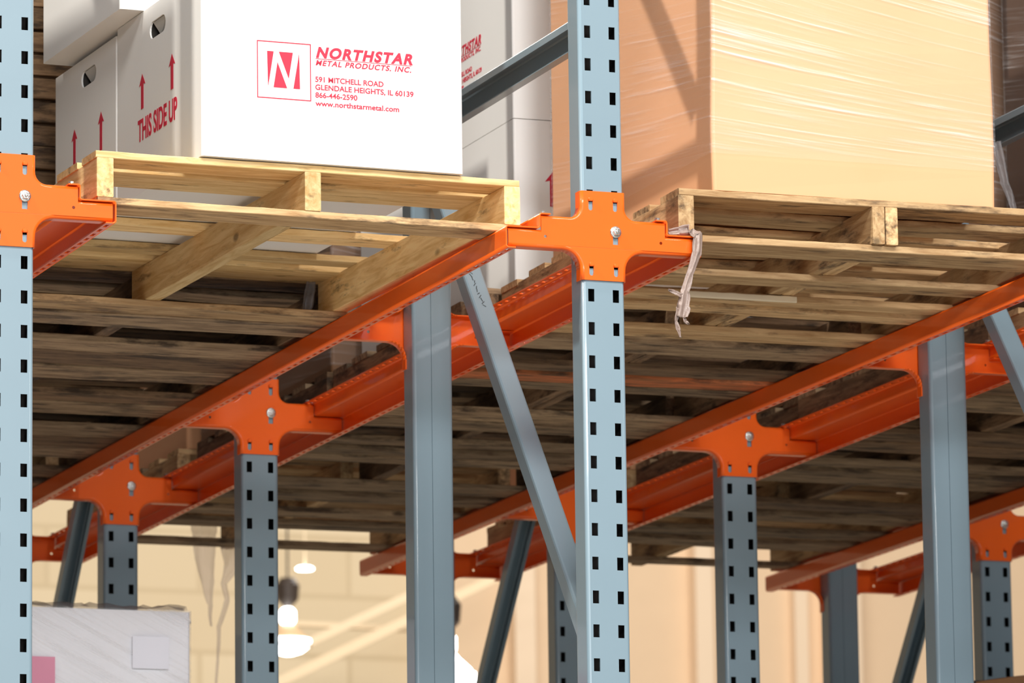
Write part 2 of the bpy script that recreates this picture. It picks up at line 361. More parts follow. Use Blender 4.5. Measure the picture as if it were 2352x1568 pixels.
# ------------------------------------------------------------------ arm brackets
def bracket_parts():
    def arc(cx, cz, r, a0, a1, n=7): return [(cx+r*math.cos(a0+(a1-a0)*i/n), cz+r*math.sin(a0+(a1-a0)*i/n)) for i in range(n+1)]
    H = 53; U1, U2 = 150, 229
    pts = []; flag = []          # flag[i]: the edge pts[i]->pts[i+1] carries a turned-in flange
    def put(ps, fl):
        for p in ps: pts.append(p); flag.append(fl)
    put([(U2, -35)], 0); put([(U2, 4)], 1); put([(U1, 4)], 0); put([(U1, 37)], 1)
    put(arc(H+28, 37+28, 28, 1.5*PI, PI), 1); pts_n = len(pts)
    put([(H, 101)], 0); put([(-H, 101)], 1)
    put(arc(-H-28, 37+28, 28, 0, -.5*PI), 1)
    put([(-U1, 37)], 0); put([(-U1, 4)], 1); put([(-U2, 4)], 0); put([(-U2, -35)], 1)
    put(arc(-H-44, -35-44, 44, PI/2, 0), 1)
    put([(-H, -104)], 0); put([(H, -104)], 1)
    put(arc(H+44, -35-44, 44, PI, PI/2), 1)
    n = len(pts)
    def inset(r):
        res = []
        for i in range(n):
            p0, p1, p2 = Vector(pts[i-1]), Vector(pts[i]), Vector(pts[(i+1) % n])
            d1 = (p1-p0).normalized(); d2 = (p2-p1).normalized()
            n1 = Vector((-d1.y, d1.x)); n2 = Vector((-d2.y, d2.x))
            r1 = r*flag[i-1]; r2 = r*flag[i]
            c = d1.x*d2.y-d1.y*d2.x
            a = p1+n1*r1; b_ = p1+n2*r2
            if abs(c) < 1e-4: res.append((a+b_)/2)
            else:
                t = ((b_.x-a.x)*d2.y-(b_.y-a.y)*d2.x)/c
                res.append(a+d1*t)
        return res
    r = 6; Y0 = -4; bm = bmesh.new(); rings = []
    for k in range(5):
        th = PI/2*k/4
        rings.append([(q.x, Y0+r*(1-math.cos(th)), q.y) for q in inset(r*(1-math.sin(th)))])
    rv = [[bm.verts.new(p) for p in ring] for ring in rings]
    DEP = 26
    for i in range(n):
        j = (i+1) % n
        if flag[i]:
            for k in range(4): bm.faces.new((rv[k][i], rv[k][j], rv[k+1][j], rv[k+1][i]))
            a, b_ = rings[4][i], rings[4][j]
            dep = DEP
            e = [bm.verts.new((a[0], dep, a[2])), bm.verts.new((b_[0], dep, b_[2]))]
            bm.faces.new((rv[4][i], rv[4][j], e[1], e[0]))
    outer = [Vector((q[0], q[2], 0)) for q in rings[0]]
    holes = []
    def rr(cx, z0, z1, w2):
        return [Vector((cx+w2*math.cos(a), z0+w2+w2*math.sin(a), 0)) for a in [PI+PI*i/6 for i in range(7)]]+[Vector((cx+w2, z1, 0)), Vector((cx-w2, z1, 0))]
    for sx in (-1, 1):
        holes.append(rr(sx*29.76, 56, 78, 5.2)); holes.append(rr(sx*29.76, -94, -72, 5.2))
        holes.append([Vector((sx*140+3.6*math.cos(2*PI*i/12), -10+3.6*math.sin(2*PI*i/12), 0)) for i in range(12)])
    holes.append([Vector((29.76+x, z, 0)) for x, z in ((-6.5, -20), (6.5, -20), (6.5, 5), (-6.5, 5))])
    flat = outer[:]
    for h in holes: flat += h
    tess = geometry.tessellate_polygon([outer]+holes)
    fv = rv[0][:]
    for h in holes: fv += [bm.verts.new((v.x, Y0, v.y)) for v in h]
    for tri in tess:
        try: bm.faces.new([fv[i] for i in tri])
        except ValueError: pass
    # pressed lugs above the narrow slots
    for sx in (-1, 1):
        for z0 in (78, -72):
            lathe_pts = []
            for a in range(7):
                aa = PI*a/6; lathe_pts.append((sx*29.76+5.5*math.cos(aa), z0+3+5.5*math.sin(aa)))
            f0 = [bm.verts.new((x, Y0-.5, z)) for x, z in [(sx*29.76+5.5, z0)]+lathe_pts+[(sx*29.76-5.5, z0)]]
            f1 = [bm.verts.new((sx*29.76+(v.co.x-sx*29.76)*.6, Y0-5, z0+1+(v.co.z-z0)*.75)) for v in f0]
            bm.faces.new(f1)
            for i in range(len(f0)): bm.faces.new((f0[i], f0[(i+1) % len(f0)], f1[(i+1) % len(f0)], f1[i]))
    bmesh.ops.recalc_face_normals(bm, faces=bm.faces)
    return bm
b0 = empty('arm_bracket', (0, 0, 0))
pl = link('bracket_plate', bracket_parts(), 'orange', b0, smooth='bends', solid=3)
bm = bmesh.new(); lathe(bm, [(3, 0), (13.5, 0), (13.5, -2.5), (11, -4)], 24)
lathe(bm, [(9.6, -4), (9.6, -10.5), (8.2, -12)], 6); lathe(bm, [(4.5, -12), (4.5, -15), (3, -16)], 12)
bt = link('bolt', bm, 'zinc', b0, bevel=.6, loc=(29.76, -5.5, 9))
LAB = {
 (-1, 0): 'orange cross shaped arm bracket cut by the left photo edge, nearest the viewer',
 (-1, 1): 'orange arm bracket on the rear post of the left edge frame',
 (0, 0): 'brightly lit orange cross shaped arm bracket in the centre, on the front slotted post',
 (0, 1): 'orange arm bracket seen from behind on the plain rear post left of centre',
 (0, 2): 'dark orange arm bracket with bolt on the single post left of centre',
 (0, 3): 'small dark orange arm bracket far left, above the silver wrapped load',
 (0, 4): 'last red arm bracket far left, seen from behind beside the left edge post',
 (1, 0): 'orange arm bracket on the front post beyond the right photo edge',
 (1, 1): 'orange arm bracket seen from behind at right, behind the plain blue post',
 (1, 2): 'dark orange arm bracket with bolt on the single post right of centre',
 (1, 3): 'far orange arm bracket mostly hidden behind the diagonal brace at the centre',
 (1, 4): 'last red arm bracket below the centre, seen from behind, left of the dark diagonal',
 (2, 3): 'orange arm bracket with bolt at the right photo edge, on the far slotted post',
 (2, 4): 'last red arm bracket at lower right, seen from behind, near the rail end'}
first = True
for (ln, rw), lab in LAB.items():
    o = b0 if first else copy_tree(b0); first = False
    back = rw in (1, 4)
    o.location = (ln*W*S, ROW[rw]*S, 0); o.rotation_euler = (0, 0, PI if back else 0)
    tag(o, lab, 'bracket', 'orange arm brackets')

# ------------------------------------------------------------------ rails
def rail_mesh(y0, y1, side):
    bm = bmesh.new(); r = 5
    raw = [(128, 41.5), (154, 41.5), (154, 8.5), (235, 8.5), (235, -39.5), (213, -39.5)]
    prof = []; slotted = []
    for i, p in enumerate(raw):
        if i in (0, len(raw)-1): prof.append(p); continue
        a, b_, c = Vector(raw[i-1]), Vector(p), Vector(raw[i+1])
        d1 = (a-b_).normalized(); d2 = (c-b_).normalized(); cen = b_+(d1+d2)*r
        s0 = b_+d1*r; s1 = b_+d2*r
        for k in range(5):
            t = k/4; v = (s0-cen)*math.cos(t*PI/2)+(s1-cen)*math.sin(t*PI/2)
            q = cen+v; prof.append((q.x, q.y))
    n = len(prof)
    pitch = 50.8
    ys = [y0]; k = 0
    y = y0+18
    while y+30 < y1-8: ys += [y, y+28]; y += pitch
    ys.append(y1)
    for i in range(n-1):
        p, q = prof[i], prof[i+1]
        sl = i in (0, n-2)
        if not sl:
            quad(bm, (side*p[0], y0, p[1]), (side*q[0], y0, q[1]), (side*q[0], y1, q[1]), (side*p[0], y1, p[1]))
        else:
            f = [0, .3, .78, 1]
            if i == n-2: f = [0, .25, .72, 1]
            cols = [(p[0]+(q[0]-p[0])*t, p[1]+(q[1]-p[1])*t) for t in f]
            g = [[bm.verts.new((side*c[0], yy, c[1])) for c in cols] for yy in ys]
            for a in range(len(ys)-1):
                for c in range(3):
                    if c == 1 and a % 2 == 1: continue
                    bm.faces.new((g[a][c], g[a][c+1], g[a+1][c+1], g[a+1][c]))
    bmesh.ops.remove_doubles(bm, verts=bm.verts, dist=.02)
    bmesh.ops.recalc_face_normals(bm, faces=bm.faces)
    return bm
rails = {1: None, -1: None}
RL = {(-1, 1): 'orange pallet rail at far left, running back from the left edge bracket',
      (0, -1): 'long orange pallet rail crossing the picture from the centre bracket down to the left',
      (0, 1): 'orange pallet rail running back from the right arm of the centre bracket, behind its post',
      (1, -1): 'long orange pallet rail from the right photo edge down to an end below the centre',
      (1, 1): 'orange pallet rail behind the plain right post, right arm side',
      (2, -1): 'short looking orange rail at lower right with its end left of the far post',
      (2, 1): 'farthest orange rail at lower right, behind the other rails'}
for (ln, sd), lab in RL.items():
    t = empty('pallet_rail', (ln*W, 0, 0), 0, lab, 'rail', 'orange pallet rails running into the rack')
    if rails[sd] is None:
        o = link('rail_channel', rail_mesh(-9, 5052, sd), 'orange', t, smooth='bends', solid=3); rails[sd] = o
        o['label'] = 'slotted lip orange rail channel'
        bm = bmesh.new(); lathe(bm, [(9, 0), (9, 2), (6.5, 3)], 16, 'Z'); lathe(bm, [(6.5, 3), (6.5, 8), (5.5, 9)], 6, 'Z')
        bb = link('rail_bolt', bm, 'zinc', t, loc=(sd*140, 14, 43)); rails[(sd, 'b')] = bb
    else:
        c = rails[sd].copy(); COL.objects.link(c); c.parent = t
        bb = rails[(sd, 'b')].copy(); COL.objects.link(bb); bb.parent = t
    for rw in range(1, 5):
        c = bb.copy(); COL.objects.link(c); c.parent = t; c.location = (sd*.140, (ROW[rw]+(14 if rw in (2, 3) else -14))*S, .043)

# ------------------------------------------------------------------ pallets
rnd = random.Random(7)
def board_mesh(L, Wd, T, seed, warp=3, jag=1.2, broken=None, nx=26, sign=0):
    """board along local x from 0..L, y 0..Wd, z 0..T with rough edges and a slight warp"""
    rg = random.Random(seed); bm = bmesh.new(); rows = []
    ph = rg.uniform(0, 100)
    for i in range(nx+1):
        x = L*i/nx
        wz = warp*noise.noise(Vector((x*.0016, ph, 0)))*2
        if sign: wz = sign*abs(wz)
        wy = warp*.8*noise.noise(Vector((x*.0016, ph+7, 0)))*2
        e0 = jag*noise.noise(Vector((x*.02, ph+20, 0)))*2; e1 = jag*noise.noise(Vector((x*.02, ph+30, 0)))*2; e2 = jag*noise.noise(Vector((x*.03, ph+40, 0)))
        y1 = Wd+e1
        if broken and broken[0] < x < broken[1]: y1 = Wd*broken[2]+6*noise.noise(Vector((x*.05, ph, 3)))
        xx = x + (rg.uniform(-2, 2) if i in (0, nx) else 0)
        c = 1.6
        ring = [(xx, e0+wy+c, wz), (xx, y1+wy-c, wz), (xx, y1+wy, wz+c), (xx, y1+wy, T+wz-c+e2), (xx, y1+wy-c, T+wz+e2), (xx, e0+wy+c, T+wz+e2), (xx, e0+wy, T+wz-c+e2), (xx, e0+wy, wz+c)]
        rows.append([bm.verts.new(p) for p in ring])
    for a, b_ in zip(rows, rows[1:]):
        for i in range(8): bm.faces.new((a[i], a[(i+1) % 8], b_[(i+1) % 8], b_[i]))
    bm.faces.new(rows[0][::-1]); bm.faces.new(rows[-1])
    return bm
BZ = 10.2     # ledge top
def pallet(x0, y0, wid, dep, rz, mat, mat2, label, tops, bots, seed, double_mid=False, brk=None, warp=3, smat=None):
    """origin at the front-left bottom corner; stringers run into the rack"""
    t = empty('wooden_pallet', (x0, y0, BZ), rz, label, 'pallet', 'wooden pallets lying on the rails')
    rg = random.Random(seed)
    sx = [0, wid/2-16, wid-38]
    if double_mid: sx = [0, wid/2-22, wid/2+12, wid-38]
    for i, x in enumerate(sx):
        ww = 30 if (double_mid and i in (1, 2)) else 38
        bm = board_mesh(dep, ww, 88, seed*10+i, warp=.6, jag=.6)
        o = link('stringer', bm, smat or mat, t, loc=(x+ww, 0, 16)); o.rotation_euler = (0, 0, PI/2)
    for i, (a, b_) in enumerate(tops):
        mm = mat if rg.random() < .6 else mat2
        link('deck_board', board_mesh(wid+rg.uniform(-6, 6), b_-a, 16, seed*10+20+i, warp=warp, sign=-1), mm, t, loc=(rg.uniform(-4, 3), a, 104))
    for i, (a, b_) in enumerate(bots):
        mm = mat2 if rg.random() < .65 else mat
        if 'second pallet in the middle' in label and i == 2: mm = 'wood_paint'
        bk = None
        link('bottom_board', board_mesh(wid+rg.uniform(-6, 4), b_-a, 16, seed*10+50+i, warp=0 if i in (0, len(bots)-1) else warp*.7, broken=bk, sign=1), mm, t, loc=(rg.uniform(-3, 3), a, 0))
    return t
def even(n, dep, wd):
    g = (dep-wd)/(n-1)
    return [(g*i+rnd.uniform(-6, 6)*(0 < i < n-1), g*i+wd+rnd.uniform(-10, 12)*(0 < i < n-1)) for i in range(n)]
# fresh pallet with the printed white boxes
pallet(-1179, 30, 1004, 1215, math.radians(1.8), 'wood_new', 'wood_new', 'new yellow wooden pallet under the white printed boxes, left of centre',
       [(0, 100), (130, 278), (673, 757), (940, 1005), (1060, 1215)], [(0, 110), (1110, 1215)], 3, warp=2.0)
for o in bpy.data.objects:
    if o.name.startswith('bottom_board'): o.data.materials.clear(); o.data.materials.append(MT['wood_mid'])
BOT = [(0, 165), (375, 515), (528, 700), (712, 885), (1085, 1212)]
BOT2 = [(0, 143), (354, 438), (505, 603), (618, 716), (1085, 1212)]
BOT3 = [(0, 120), (330, 440), (560, 670), (990, 1068)]
BOTB = [(14, 148), (385, 478), (652, 716), (778, 850), (1064, 1175)]
def jit(b_, s):
    rg = random.Random(s); return [(x+rg.uniform(-12, 12)*(x > 0), y+rg.uniform(-8, 8)) for x, y in b_]
pallet(200, 32, 1002, 1215, math.radians(-.9), 'wood_mid', 'wood_mid', 'tan used pallet under the brown wrapped load, right of the centre post',
       even(7, 1215, 118), BOTB, 11, double_mid=True, warp=5)
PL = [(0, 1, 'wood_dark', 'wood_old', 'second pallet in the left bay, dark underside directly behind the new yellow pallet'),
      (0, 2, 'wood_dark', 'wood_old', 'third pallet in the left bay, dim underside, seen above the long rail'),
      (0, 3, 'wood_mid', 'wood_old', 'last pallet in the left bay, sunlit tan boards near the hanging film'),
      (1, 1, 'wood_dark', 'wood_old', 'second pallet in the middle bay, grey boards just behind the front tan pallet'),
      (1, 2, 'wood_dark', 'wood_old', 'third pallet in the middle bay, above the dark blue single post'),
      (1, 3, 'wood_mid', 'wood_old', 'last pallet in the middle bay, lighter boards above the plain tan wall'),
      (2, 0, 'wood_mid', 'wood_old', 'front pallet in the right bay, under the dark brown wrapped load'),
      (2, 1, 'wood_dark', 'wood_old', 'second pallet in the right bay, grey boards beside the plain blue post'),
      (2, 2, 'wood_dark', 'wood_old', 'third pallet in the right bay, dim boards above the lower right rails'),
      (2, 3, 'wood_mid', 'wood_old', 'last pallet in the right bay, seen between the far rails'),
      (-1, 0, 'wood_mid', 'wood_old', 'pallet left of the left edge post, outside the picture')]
PY = [30, 1282, 2524, 3838]
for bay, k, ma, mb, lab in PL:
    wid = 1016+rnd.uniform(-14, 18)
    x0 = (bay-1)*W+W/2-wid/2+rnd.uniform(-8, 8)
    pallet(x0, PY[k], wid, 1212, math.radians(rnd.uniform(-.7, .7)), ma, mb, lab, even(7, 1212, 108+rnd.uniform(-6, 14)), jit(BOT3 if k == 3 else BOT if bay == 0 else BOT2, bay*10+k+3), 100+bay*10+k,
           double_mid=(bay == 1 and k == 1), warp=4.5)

# broken strip and splinters on the pallets
bm = board_mesh(292, 10, 15, 5, warp=2, jag=1.5); o = link('broken_slat', bm, 'paleslat', loc=(468, 664, 9.5)); o.rotation_euler = (0, 0, 0)
tag(o, 'pale broken wooden strip lying against the pallet boards right of the centre post', 'wood strip')

# ------------------------------------------------------------------ text and print
def text_obj(name, s, size, parent, mat, M4, bold=0, shear=0, xscale=1, space=1, width=None):
    cu = bpy.data.curves.new(name, 'FONT'); cu.body = s; cu.size = size*S; cu.offset = bold*S; cu.shear = shear; cu.space_character = space
    cu.extrude = .0003
    tmp = bpy.data.objects.new(name, cu); COL.objects.link(tmp); bpy.context.view_layer.update()
    dg = bpy.context.evaluated_depsgraph_get(); me = bpy.data.meshes.new_from_object(tmp.evaluated_get(dg))
    bpy.data.objects.remove(tmp); bpy.data.curves.remove(cu)
    if width:
        xs = [v.co.x for v in me.vertices]; mn = min(xs); k = width*S/(max(xs)-mn)
        for v in me.vertices: v.co.x = (v.co.x-mn)*k
    me.materials.clear(); me.materials.append(MT[mat])
    o = bpy.data.objects.new(name, me); COL.objects.link(o); o.parent = parent; o.matrix_local = M4
    return o
def face_matrix(origin, xdir, zdir):
    """text lies in its own XY plane; x->xdir, y->zdir"""
    x = Vector(xdir).normalized(); y = Vector(zdir).normalized(); z = x.cross(y)
    m = Matrix.Identity(4)
    for i in range(3): m[i][0] = x[i]; m[i][1] = y[i]; m[i][2] = z[i]
    m.translation = Vector(origin)*S; return m
def poly_obj(name, polys, parent, mat, M4, th=.3):
    bm = bmesh.new()
    for p in polys:
        lo = [bm.verts.new((x, y, 0)) for x, y in p]; hi = [bm.verts.new((x, y, th)) for x, y in p]
        bm.faces.new(hi); bm.faces.new(lo[::-1])
        for i in range(len(p)): bm.faces.new((lo[i], lo[(i+1) % len(p)], hi[(i+1) % len(p)], hi[i]))
    bmesh.ops.recalc_face_normals(bm, faces=bm.faces)
    o = link(name, bm, mat, parent); o.matrix_local = M4; return o
def logo_block(t, org, xd, dx=0, dz=0):
    """all printing of the big face; org = bottom-left of that face"""
    xd = Vector(xd); n = xd.cross(Vector((0, 0, 1)))
    def Mx(u, z): return face_matrix(Vector(org)+xd*(u+dx)+Vector((0, 0, z+dz))+n*.6, xd, (0, 0, 1))
    f = 2.2
    L0, R0, B0, T0 = 130, 258, 141, 272
    w_ = R0-L0; h_ = T0-B0
    poly_obj('logo_frame', [[(0, 0), (w_, 0), (w_, f), (0, f)], [(0, h_-f), (w_, h_-f), (w_, h_), (0, h_)], [(0, f), (f, f), (f, h_-f), (0, h_-f)], [(w_-f, f), (w_, f), (w_, h_-f), (w_-f, h_-f)]], t, 'redprint', Mx(L0, B0))
    # white N between red wedges
    q = [[(0, 82), (15.5, 82), (2, 0)], [(28, 82), (61, 82), (51, 22)], [(15, 0), (24.5, 58), (47, 0)], [(76, 82), (62, 0), (77.5, 0)]]
    poly_obj('logo_mark', q, t, 'redprint', Mx(154, 167))
    text_obj('printed_name', 'NORTHSTAR', 33, t, 'redprint', Mx(270, 243.5), bold=1.5, shear=.25, space=1.2, width=232)
    poly_obj('printed_line', [[(0, 0), (230, 0), (230, 1.2), (0, 1.2)]], t, 'redprint', Mx(269, 239.5))
    text_obj('printed_name', 'METAL PRODUCTS, INC.', 17, t, 'redprint', Mx(269, 225), bold=.42, shear=.25, space=1.15, width=229)
    text_obj('printed_address', '591 MITCHELL ROAD', 17, t, 'redprint', Mx(268, 187), bold=.3, width=163)
    text_obj('printed_address', 'GLENDALE HEIGHTS, IL 60139', 17, t, 'redprint', Mx(268, 169), bold=.3, width=235)
    text_obj('printed_phone', '866-446-2590', 17, t, 'redprint', Mx(268, 151), bold=.3, width=100)
    text_obj('printed_web_address', 'www.northstarmetal.com', 17, t, 'redprint', Mx(268, 132), bold=.3, width=200)
def arrow(t, org, xd, u, z0, z1):
    xd = Vector(xd); n = xd.cross(Vector((0, 0, 1))); h = z1-z0
    M4 = face_matrix(Vector(org)+xd*u+Vector((0, 0, z0))+n*.6, xd, (0, 0, 1))
    poly_obj('printed_arrow', [[(-9, 0), (9, 0), (9, h-24), (22, h-27), (0, h), (-22, h-27), (-9, h-24)]], t, 'redprint', M4)
def carton_body(bm, w_, dpt, h, hole=None):
    """white carton, rounded vertical edges; hole=(v,z) of a D-shaped grip in the left side"""
    r = 6
    ring = []
    for cx, cy, a0 in ((r, r, PI), (w_-r, r, 1.5*PI), (w_-r, dpt-r, 0), (r, dpt-r, PI/2)):
        for i in range(5): a = a0+PI/2*i/4; ring.append((cx+r*math.cos(a), cy+r*math.sin(a)))
    lo = [bm.verts.new((x, y, 0)) for x, y in ring]; hi = [bm.verts.new((x, y, h)) for x, y in ring]
    n = len(ring); bm.faces.new(lo[::-1]); bm.faces.new(hi)
    for i in range(n):
        j = (i+1) % n
        if hole and ring[i][0] < .01 and ring[j][0] < .01: side = (i, j); continue
        bm.faces.new((lo[i], lo[j], hi[j], hi[i]))
    if hole:
        i, j = side; v, z = hole
        outer = [Vector((ring[i][1], 0, 0)), Vector((ring[j][1], 0, 0)), Vector((ring[j][1], h, 0)), Vector((ring[i][1], h, 0))]
        hp = []
        for k in range(9): a = PI*k/8; hp.append(Vector((v-36+20*math.cos(a+PI/2), z+20*math.sin(a+PI/2), 0)))
        for k in range(9): a = PI*k/8; hp.append(Vector((v+36+20*math.cos(a-PI/2), z+20*math.sin(a-PI/2), 0)))
        fl = outer+hp; vs = [lo[i], lo[j], hi[j], hi[i]]+[bm.verts.new((0, q.x, q.y)) for q in hp]
        for tri in geometry.tessellate_polygon([outer, hp]): bm.faces.new([vs[k] for k in tri])
        inn = [bm.verts.new((4, q.x, q.y)) for q in hp]; m_ = len(hp); hv = vs[4:]
        for k in range(m_): bm.faces.new((hv[k], hv[(k+1) % m_], inn[(k+1) % m_], inn[k]))
    bmesh.ops.recalc_face_normals(bm, faces=bm.faces)
def white_box(x, y, z, rz, w_, dpt, h, label, logo=None, left=None, right=None, hole=None):
    t = empty('white_carton', (x, y, z), rz, label, 'box', 'white printed cartons')
    bm = bmesh.new(); carton_body(bm, w_, dpt, h, hole)
    b_ = link('carton_body', bm, 'white', t)
    if hole:
        v, zz = hole
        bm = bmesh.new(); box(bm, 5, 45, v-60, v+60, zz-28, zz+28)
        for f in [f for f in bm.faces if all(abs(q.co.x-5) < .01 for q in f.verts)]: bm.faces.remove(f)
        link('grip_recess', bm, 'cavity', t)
        bm = bmesh.new(); ps = [(4, v-50, zz+19), (4, v+40, zz+19), (20, v+30, zz-12), (26, v-40, zz-2)]
        bm.faces.new([bm.verts.new(p) for p in ps]); link('grip_flap', bm, 'whiteflap', t, solid=2)
    if logo is not None: logo_block(t, (0, 0, 0), (1, 0, 0), dx=logo)
    if left:
        for v in left.get('arrows', []): arrow(t, (0, dpt, 0), (0, -1, 0), dpt-v, *left.get('az', (194, 276)))
        if left.get('text'):
            n = Vector((-1, 0, 0)); M4 = face_matrix(Vector((-.6, left['text'], 122)), (0, -1, 0), (0, 0, 1))
            text_obj('printed_text', 'THIS SIDE UP', 70, t, 'redprint', M4, bold=1.6, width=278)
    if right:
        for v in right.get('arrows', []): arrow(t, (w_, 0, 0), (0, 1, 0), v, *right.get('az', (194, 276)))
        if right.get('text'):
            M4 = face_matrix(Vector((w_+.6, right['text'], 122)), (0, 1, 0), (0, 0, 1))
            text_obj('printed_text', 'THIS SIDE UP', 70, t, 'redprint', M4, bold=1.6, width=278)
    return t
DZ = BZ+121.5
rA = math.radians(1.7)
white_box(-939, 24, DZ, rA, 622, 601, 421, 'white printed carton in front on the yellow pallet, its logo face to the viewer', logo=0,
          left={'arrows': (203, 414), 'text': 446, 'az': (194, 276)}, hole=(305, 362))
white_box(-957, 628, DZ, rA, 622, 470, 408, 'white carton behind the front logo carton, only its side with arrows in view',
          left={'arrows': (114, 316), 'az': (160, 252), 'text': None}, hole=(208, 358))
white_box(-1008, 428, DZ+422.5, rA, 560, 585, 420, 'white carton on top, overhanging the two cartons below at upper left', left={'arrows': (200, 410)})
white_box(-940+24, 1012+24, DZ+422.5, rA, 400, 60, 380, 'flat white carton behind the overhanging top carton at upper left')

# middle bay, second pallet: their long logo faces look left
rb = -PI/2
for (z, lab, lg) in ((DZ, 'lower white carton behind the centre post, red arrow on its front', None), (DZ+436, 'upper white carton behind the centre post, printing on its shaded side', -105)):
    white_box(272, 1290+622, z, rb, 622, 560, 434, lab, logo=lg, right={'arrows': (104, 320), 'az': (215, 305)} if lg is None else None)
white_box(276, 1290+622+575, DZ, rb, 560, 560, 434, 'lower white carton deepest in the middle bay', logo=None)
white_box(276, 1290+622+575, DZ+436, rb, 560, 560, 434, 'upper white carton deepest in the middle bay', logo=None)

# ------------------------------------------------------------------ wrapped loads
def rounded_block(x0, x1, y0, y1, z0, z1, r=10, nz=14, bulge=0, seed=0):
    bm = bmesh.new(); rows = []
    for k in range(nz+1):
        z = z0+(z1-z0)*k/nz; ring = []
        for cx, cy, a0 in ((x0+r, y0+r, PI), (x1-r, y0+r, 1.5*PI), (x1-r, y1-r, 0), (x0+r, y1-r, PI/2)):
            for i in range(5):
                a = a0+PI/2*i/4; p = Vector((cx+r*math.cos(a), cy+r*math.sin(a), z))
                s = bulge*noise.noise(Vector((cx*.01, cy*.01+seed, z*.004)))
                p.x += s; p.y += s*.6; ring.append(bm.verts.new(p))
        rows.append(ring)
    n = len(rows[0])
    for a, b_ in zip(rows, rows[1:]):
        for i in range(n): bm.faces.new((a[i], a[(i+1) % n], b_[(i+1) % n], b_[i]))
    return bm, rows
def load(name, x0, x1, y0, y1, z0, z1, mat, label, cat='wrapped load', filmz=None, fm='film_front', fs='film_side', bulge=5, tape=False, group=None, rz=0):
    cx, cy = (x0+x1)/2, (y0+y1)/2
    t = empty(name, (cx, cy, z0), rz, label, cat, group)
    bm, rows = rounded_block(x0-cx, x1-cx, y0-cy, y1-cy, 0, z1-z0, 9, 14, bulge, x0)
    bm.faces.new(rows[0][::-1]); bm.faces.new(rows[-1]); link('carton_body', bm, mat, t, smooth=False)
    if filmz is not None:
        bm, rows = rounded_block(x0-cx-4, x1-cx+4, y0-cy-4, y1-cy+4, filmz-z0, z1-z0+4, 11, 12, bulge, x0)
        o = link('stretch_film', bm, fm, t); o.data.materials.append(MT[fs])
        for p in o.data.polygons:
            if abs(p.normal.x) > .7: p.material_index = 1
    return t
load('wrapped_carton', 291, 1003, 40, 1075, DZ, DZ+1050, 'card', 'big tan cardboard load in clear stretch film, right of the centre post', filmz=218, bulge=6, rz=0)
# bay behind: stacked boards
z = DZ
ORD = ['lowest', 'second', 'third', 'fourth', 'fifth', 'sixth', 'seventh', 'eighth', 'ninth', 'tenth', 'eleventh', 'twelfth', 'thirteenth', 'topmost']
for k in range(14):
    bm = board_mesh(980+rnd.uniform(-14, 14), 1100, 50, 400+k, warp=0, jag=.4)
    box(bm, 12, 960, 12, 1080, 49, 57.2)
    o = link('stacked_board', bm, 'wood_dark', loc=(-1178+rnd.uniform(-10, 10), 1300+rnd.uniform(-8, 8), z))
    tag(o, 'brown board behind the white cartons at upper left, %s up from the pallet' % ORD[k], 'board', 'stacked brown boards behind the white cartons'); z += 57.8
LD = [(-1, 0, 'card_brown', 'brown load left of the left edge post, outside the picture', 1150),
      (0, 2, 'card_brown', 'added brown carton load shading the third pallet of the left bay', 1100),  # loads on the deeper pallets are added to block light from above
      (0, 3, 'wrap_white', 'added pale carton load shading the last pallet of the left bay', 1000),
      (1, 2, 'card_brown', 'added brown carton load shading the third pallet of the middle bay', 1100),
      (1, 3, 'card', 'added tan carton load shading the last pallet of the middle bay', 1000),
      (2, 0, 'darkcard', 'dark brown wrapped load at the upper right photo edge', 1100),
      (2, 1, 'card_brown', 'added brown load shading the second pallet of the right bay', 1100),
      (2, 2, 'card_brown', 'added brown load shading the third pallet of the right bay', 1100),
      (2, 3, 'card', 'added tan load shading the last pallet of the right bay', 1000)]
for bay, k, mt, lab, h in LD:
    cx = (bay-1)*W+W/2; x0 = cx-480
    if bay == 2 and k == 0: x0 = 1600
    load('carton_load', x0, cx+480, PY[k]+20, PY[k]+1200, DZ+2, DZ+2+h, mt, lab, 'load', filmz=DZ+20 if k != 3 else None, bulge=0)
# lower loads standing on the floor
def floor_stack(x0, x1, y0, y1, ztop, mat, labs, filmed, name='wrapped_stack'):
    h = (ztop-ZF-256)/2; z = ZF
    for i in range(2):
        t = empty('floor_pallet', (x0-20, y0, z), 0, labs[2+i], 'pallet')
        for sx in (0, (x1-x0)/2, x1-x0):
            bm = board_mesh(y1-y0, 38, 90, int(x0+sx+i)); o = link('stringer', bm, 'wood_old', t, loc=(sx+38, 0, 16), rot=(0, 0, PI/2))
        for q in range(5):
            link('deck_board', board_mesh(x1-x0+38, 130, 16, int(q+i*9+x0), warp=0), 'wood_mid', t, loc=(0, q*(y1-y0-130)/4, 106))
        for q in (0, 2, 4):
            link('bottom_board', board_mesh(x1-x0+38, 130, 16, int(q+i*9+x0+50), warp=0), 'wood_old', t, loc=(0, q*(y1-y0-130)/4, 0))
        z += 124
        yield z, z+h-(0 if i == 0 else 0), labs[i]
        z += h+8
for a, b_, lab in floor_stack(-1160, -184, 2560, 3660, -528, 'wrap_white', ['lower wrapped load under the silver wrapped one, below the picture', 'silver grey load in stretch film at lower left, pink sheet on its front', 'floor pallet under the lower left wrapped load', 'pallet between the two stacked wrapped loads at lower left'], True):
    tt = load('wrapped_load', -1160, -184, 2560, 3660, a, b_, 'wrap_white', lab, filmz=a+20, fm='film_grey', fs='film_grey', bulge=4)
ZW = b_
xo, yo = (-1160-184)/2, (2560+3660)/2
hgt = ZW-a
bm = bmesh.new(); box(bm, -1160-xo+30, -556-xo, 2560-yo-10, 2560-yo-8, hgt-320, hgt-132); o = link('pink_sheet', bm, 'pink', tt)
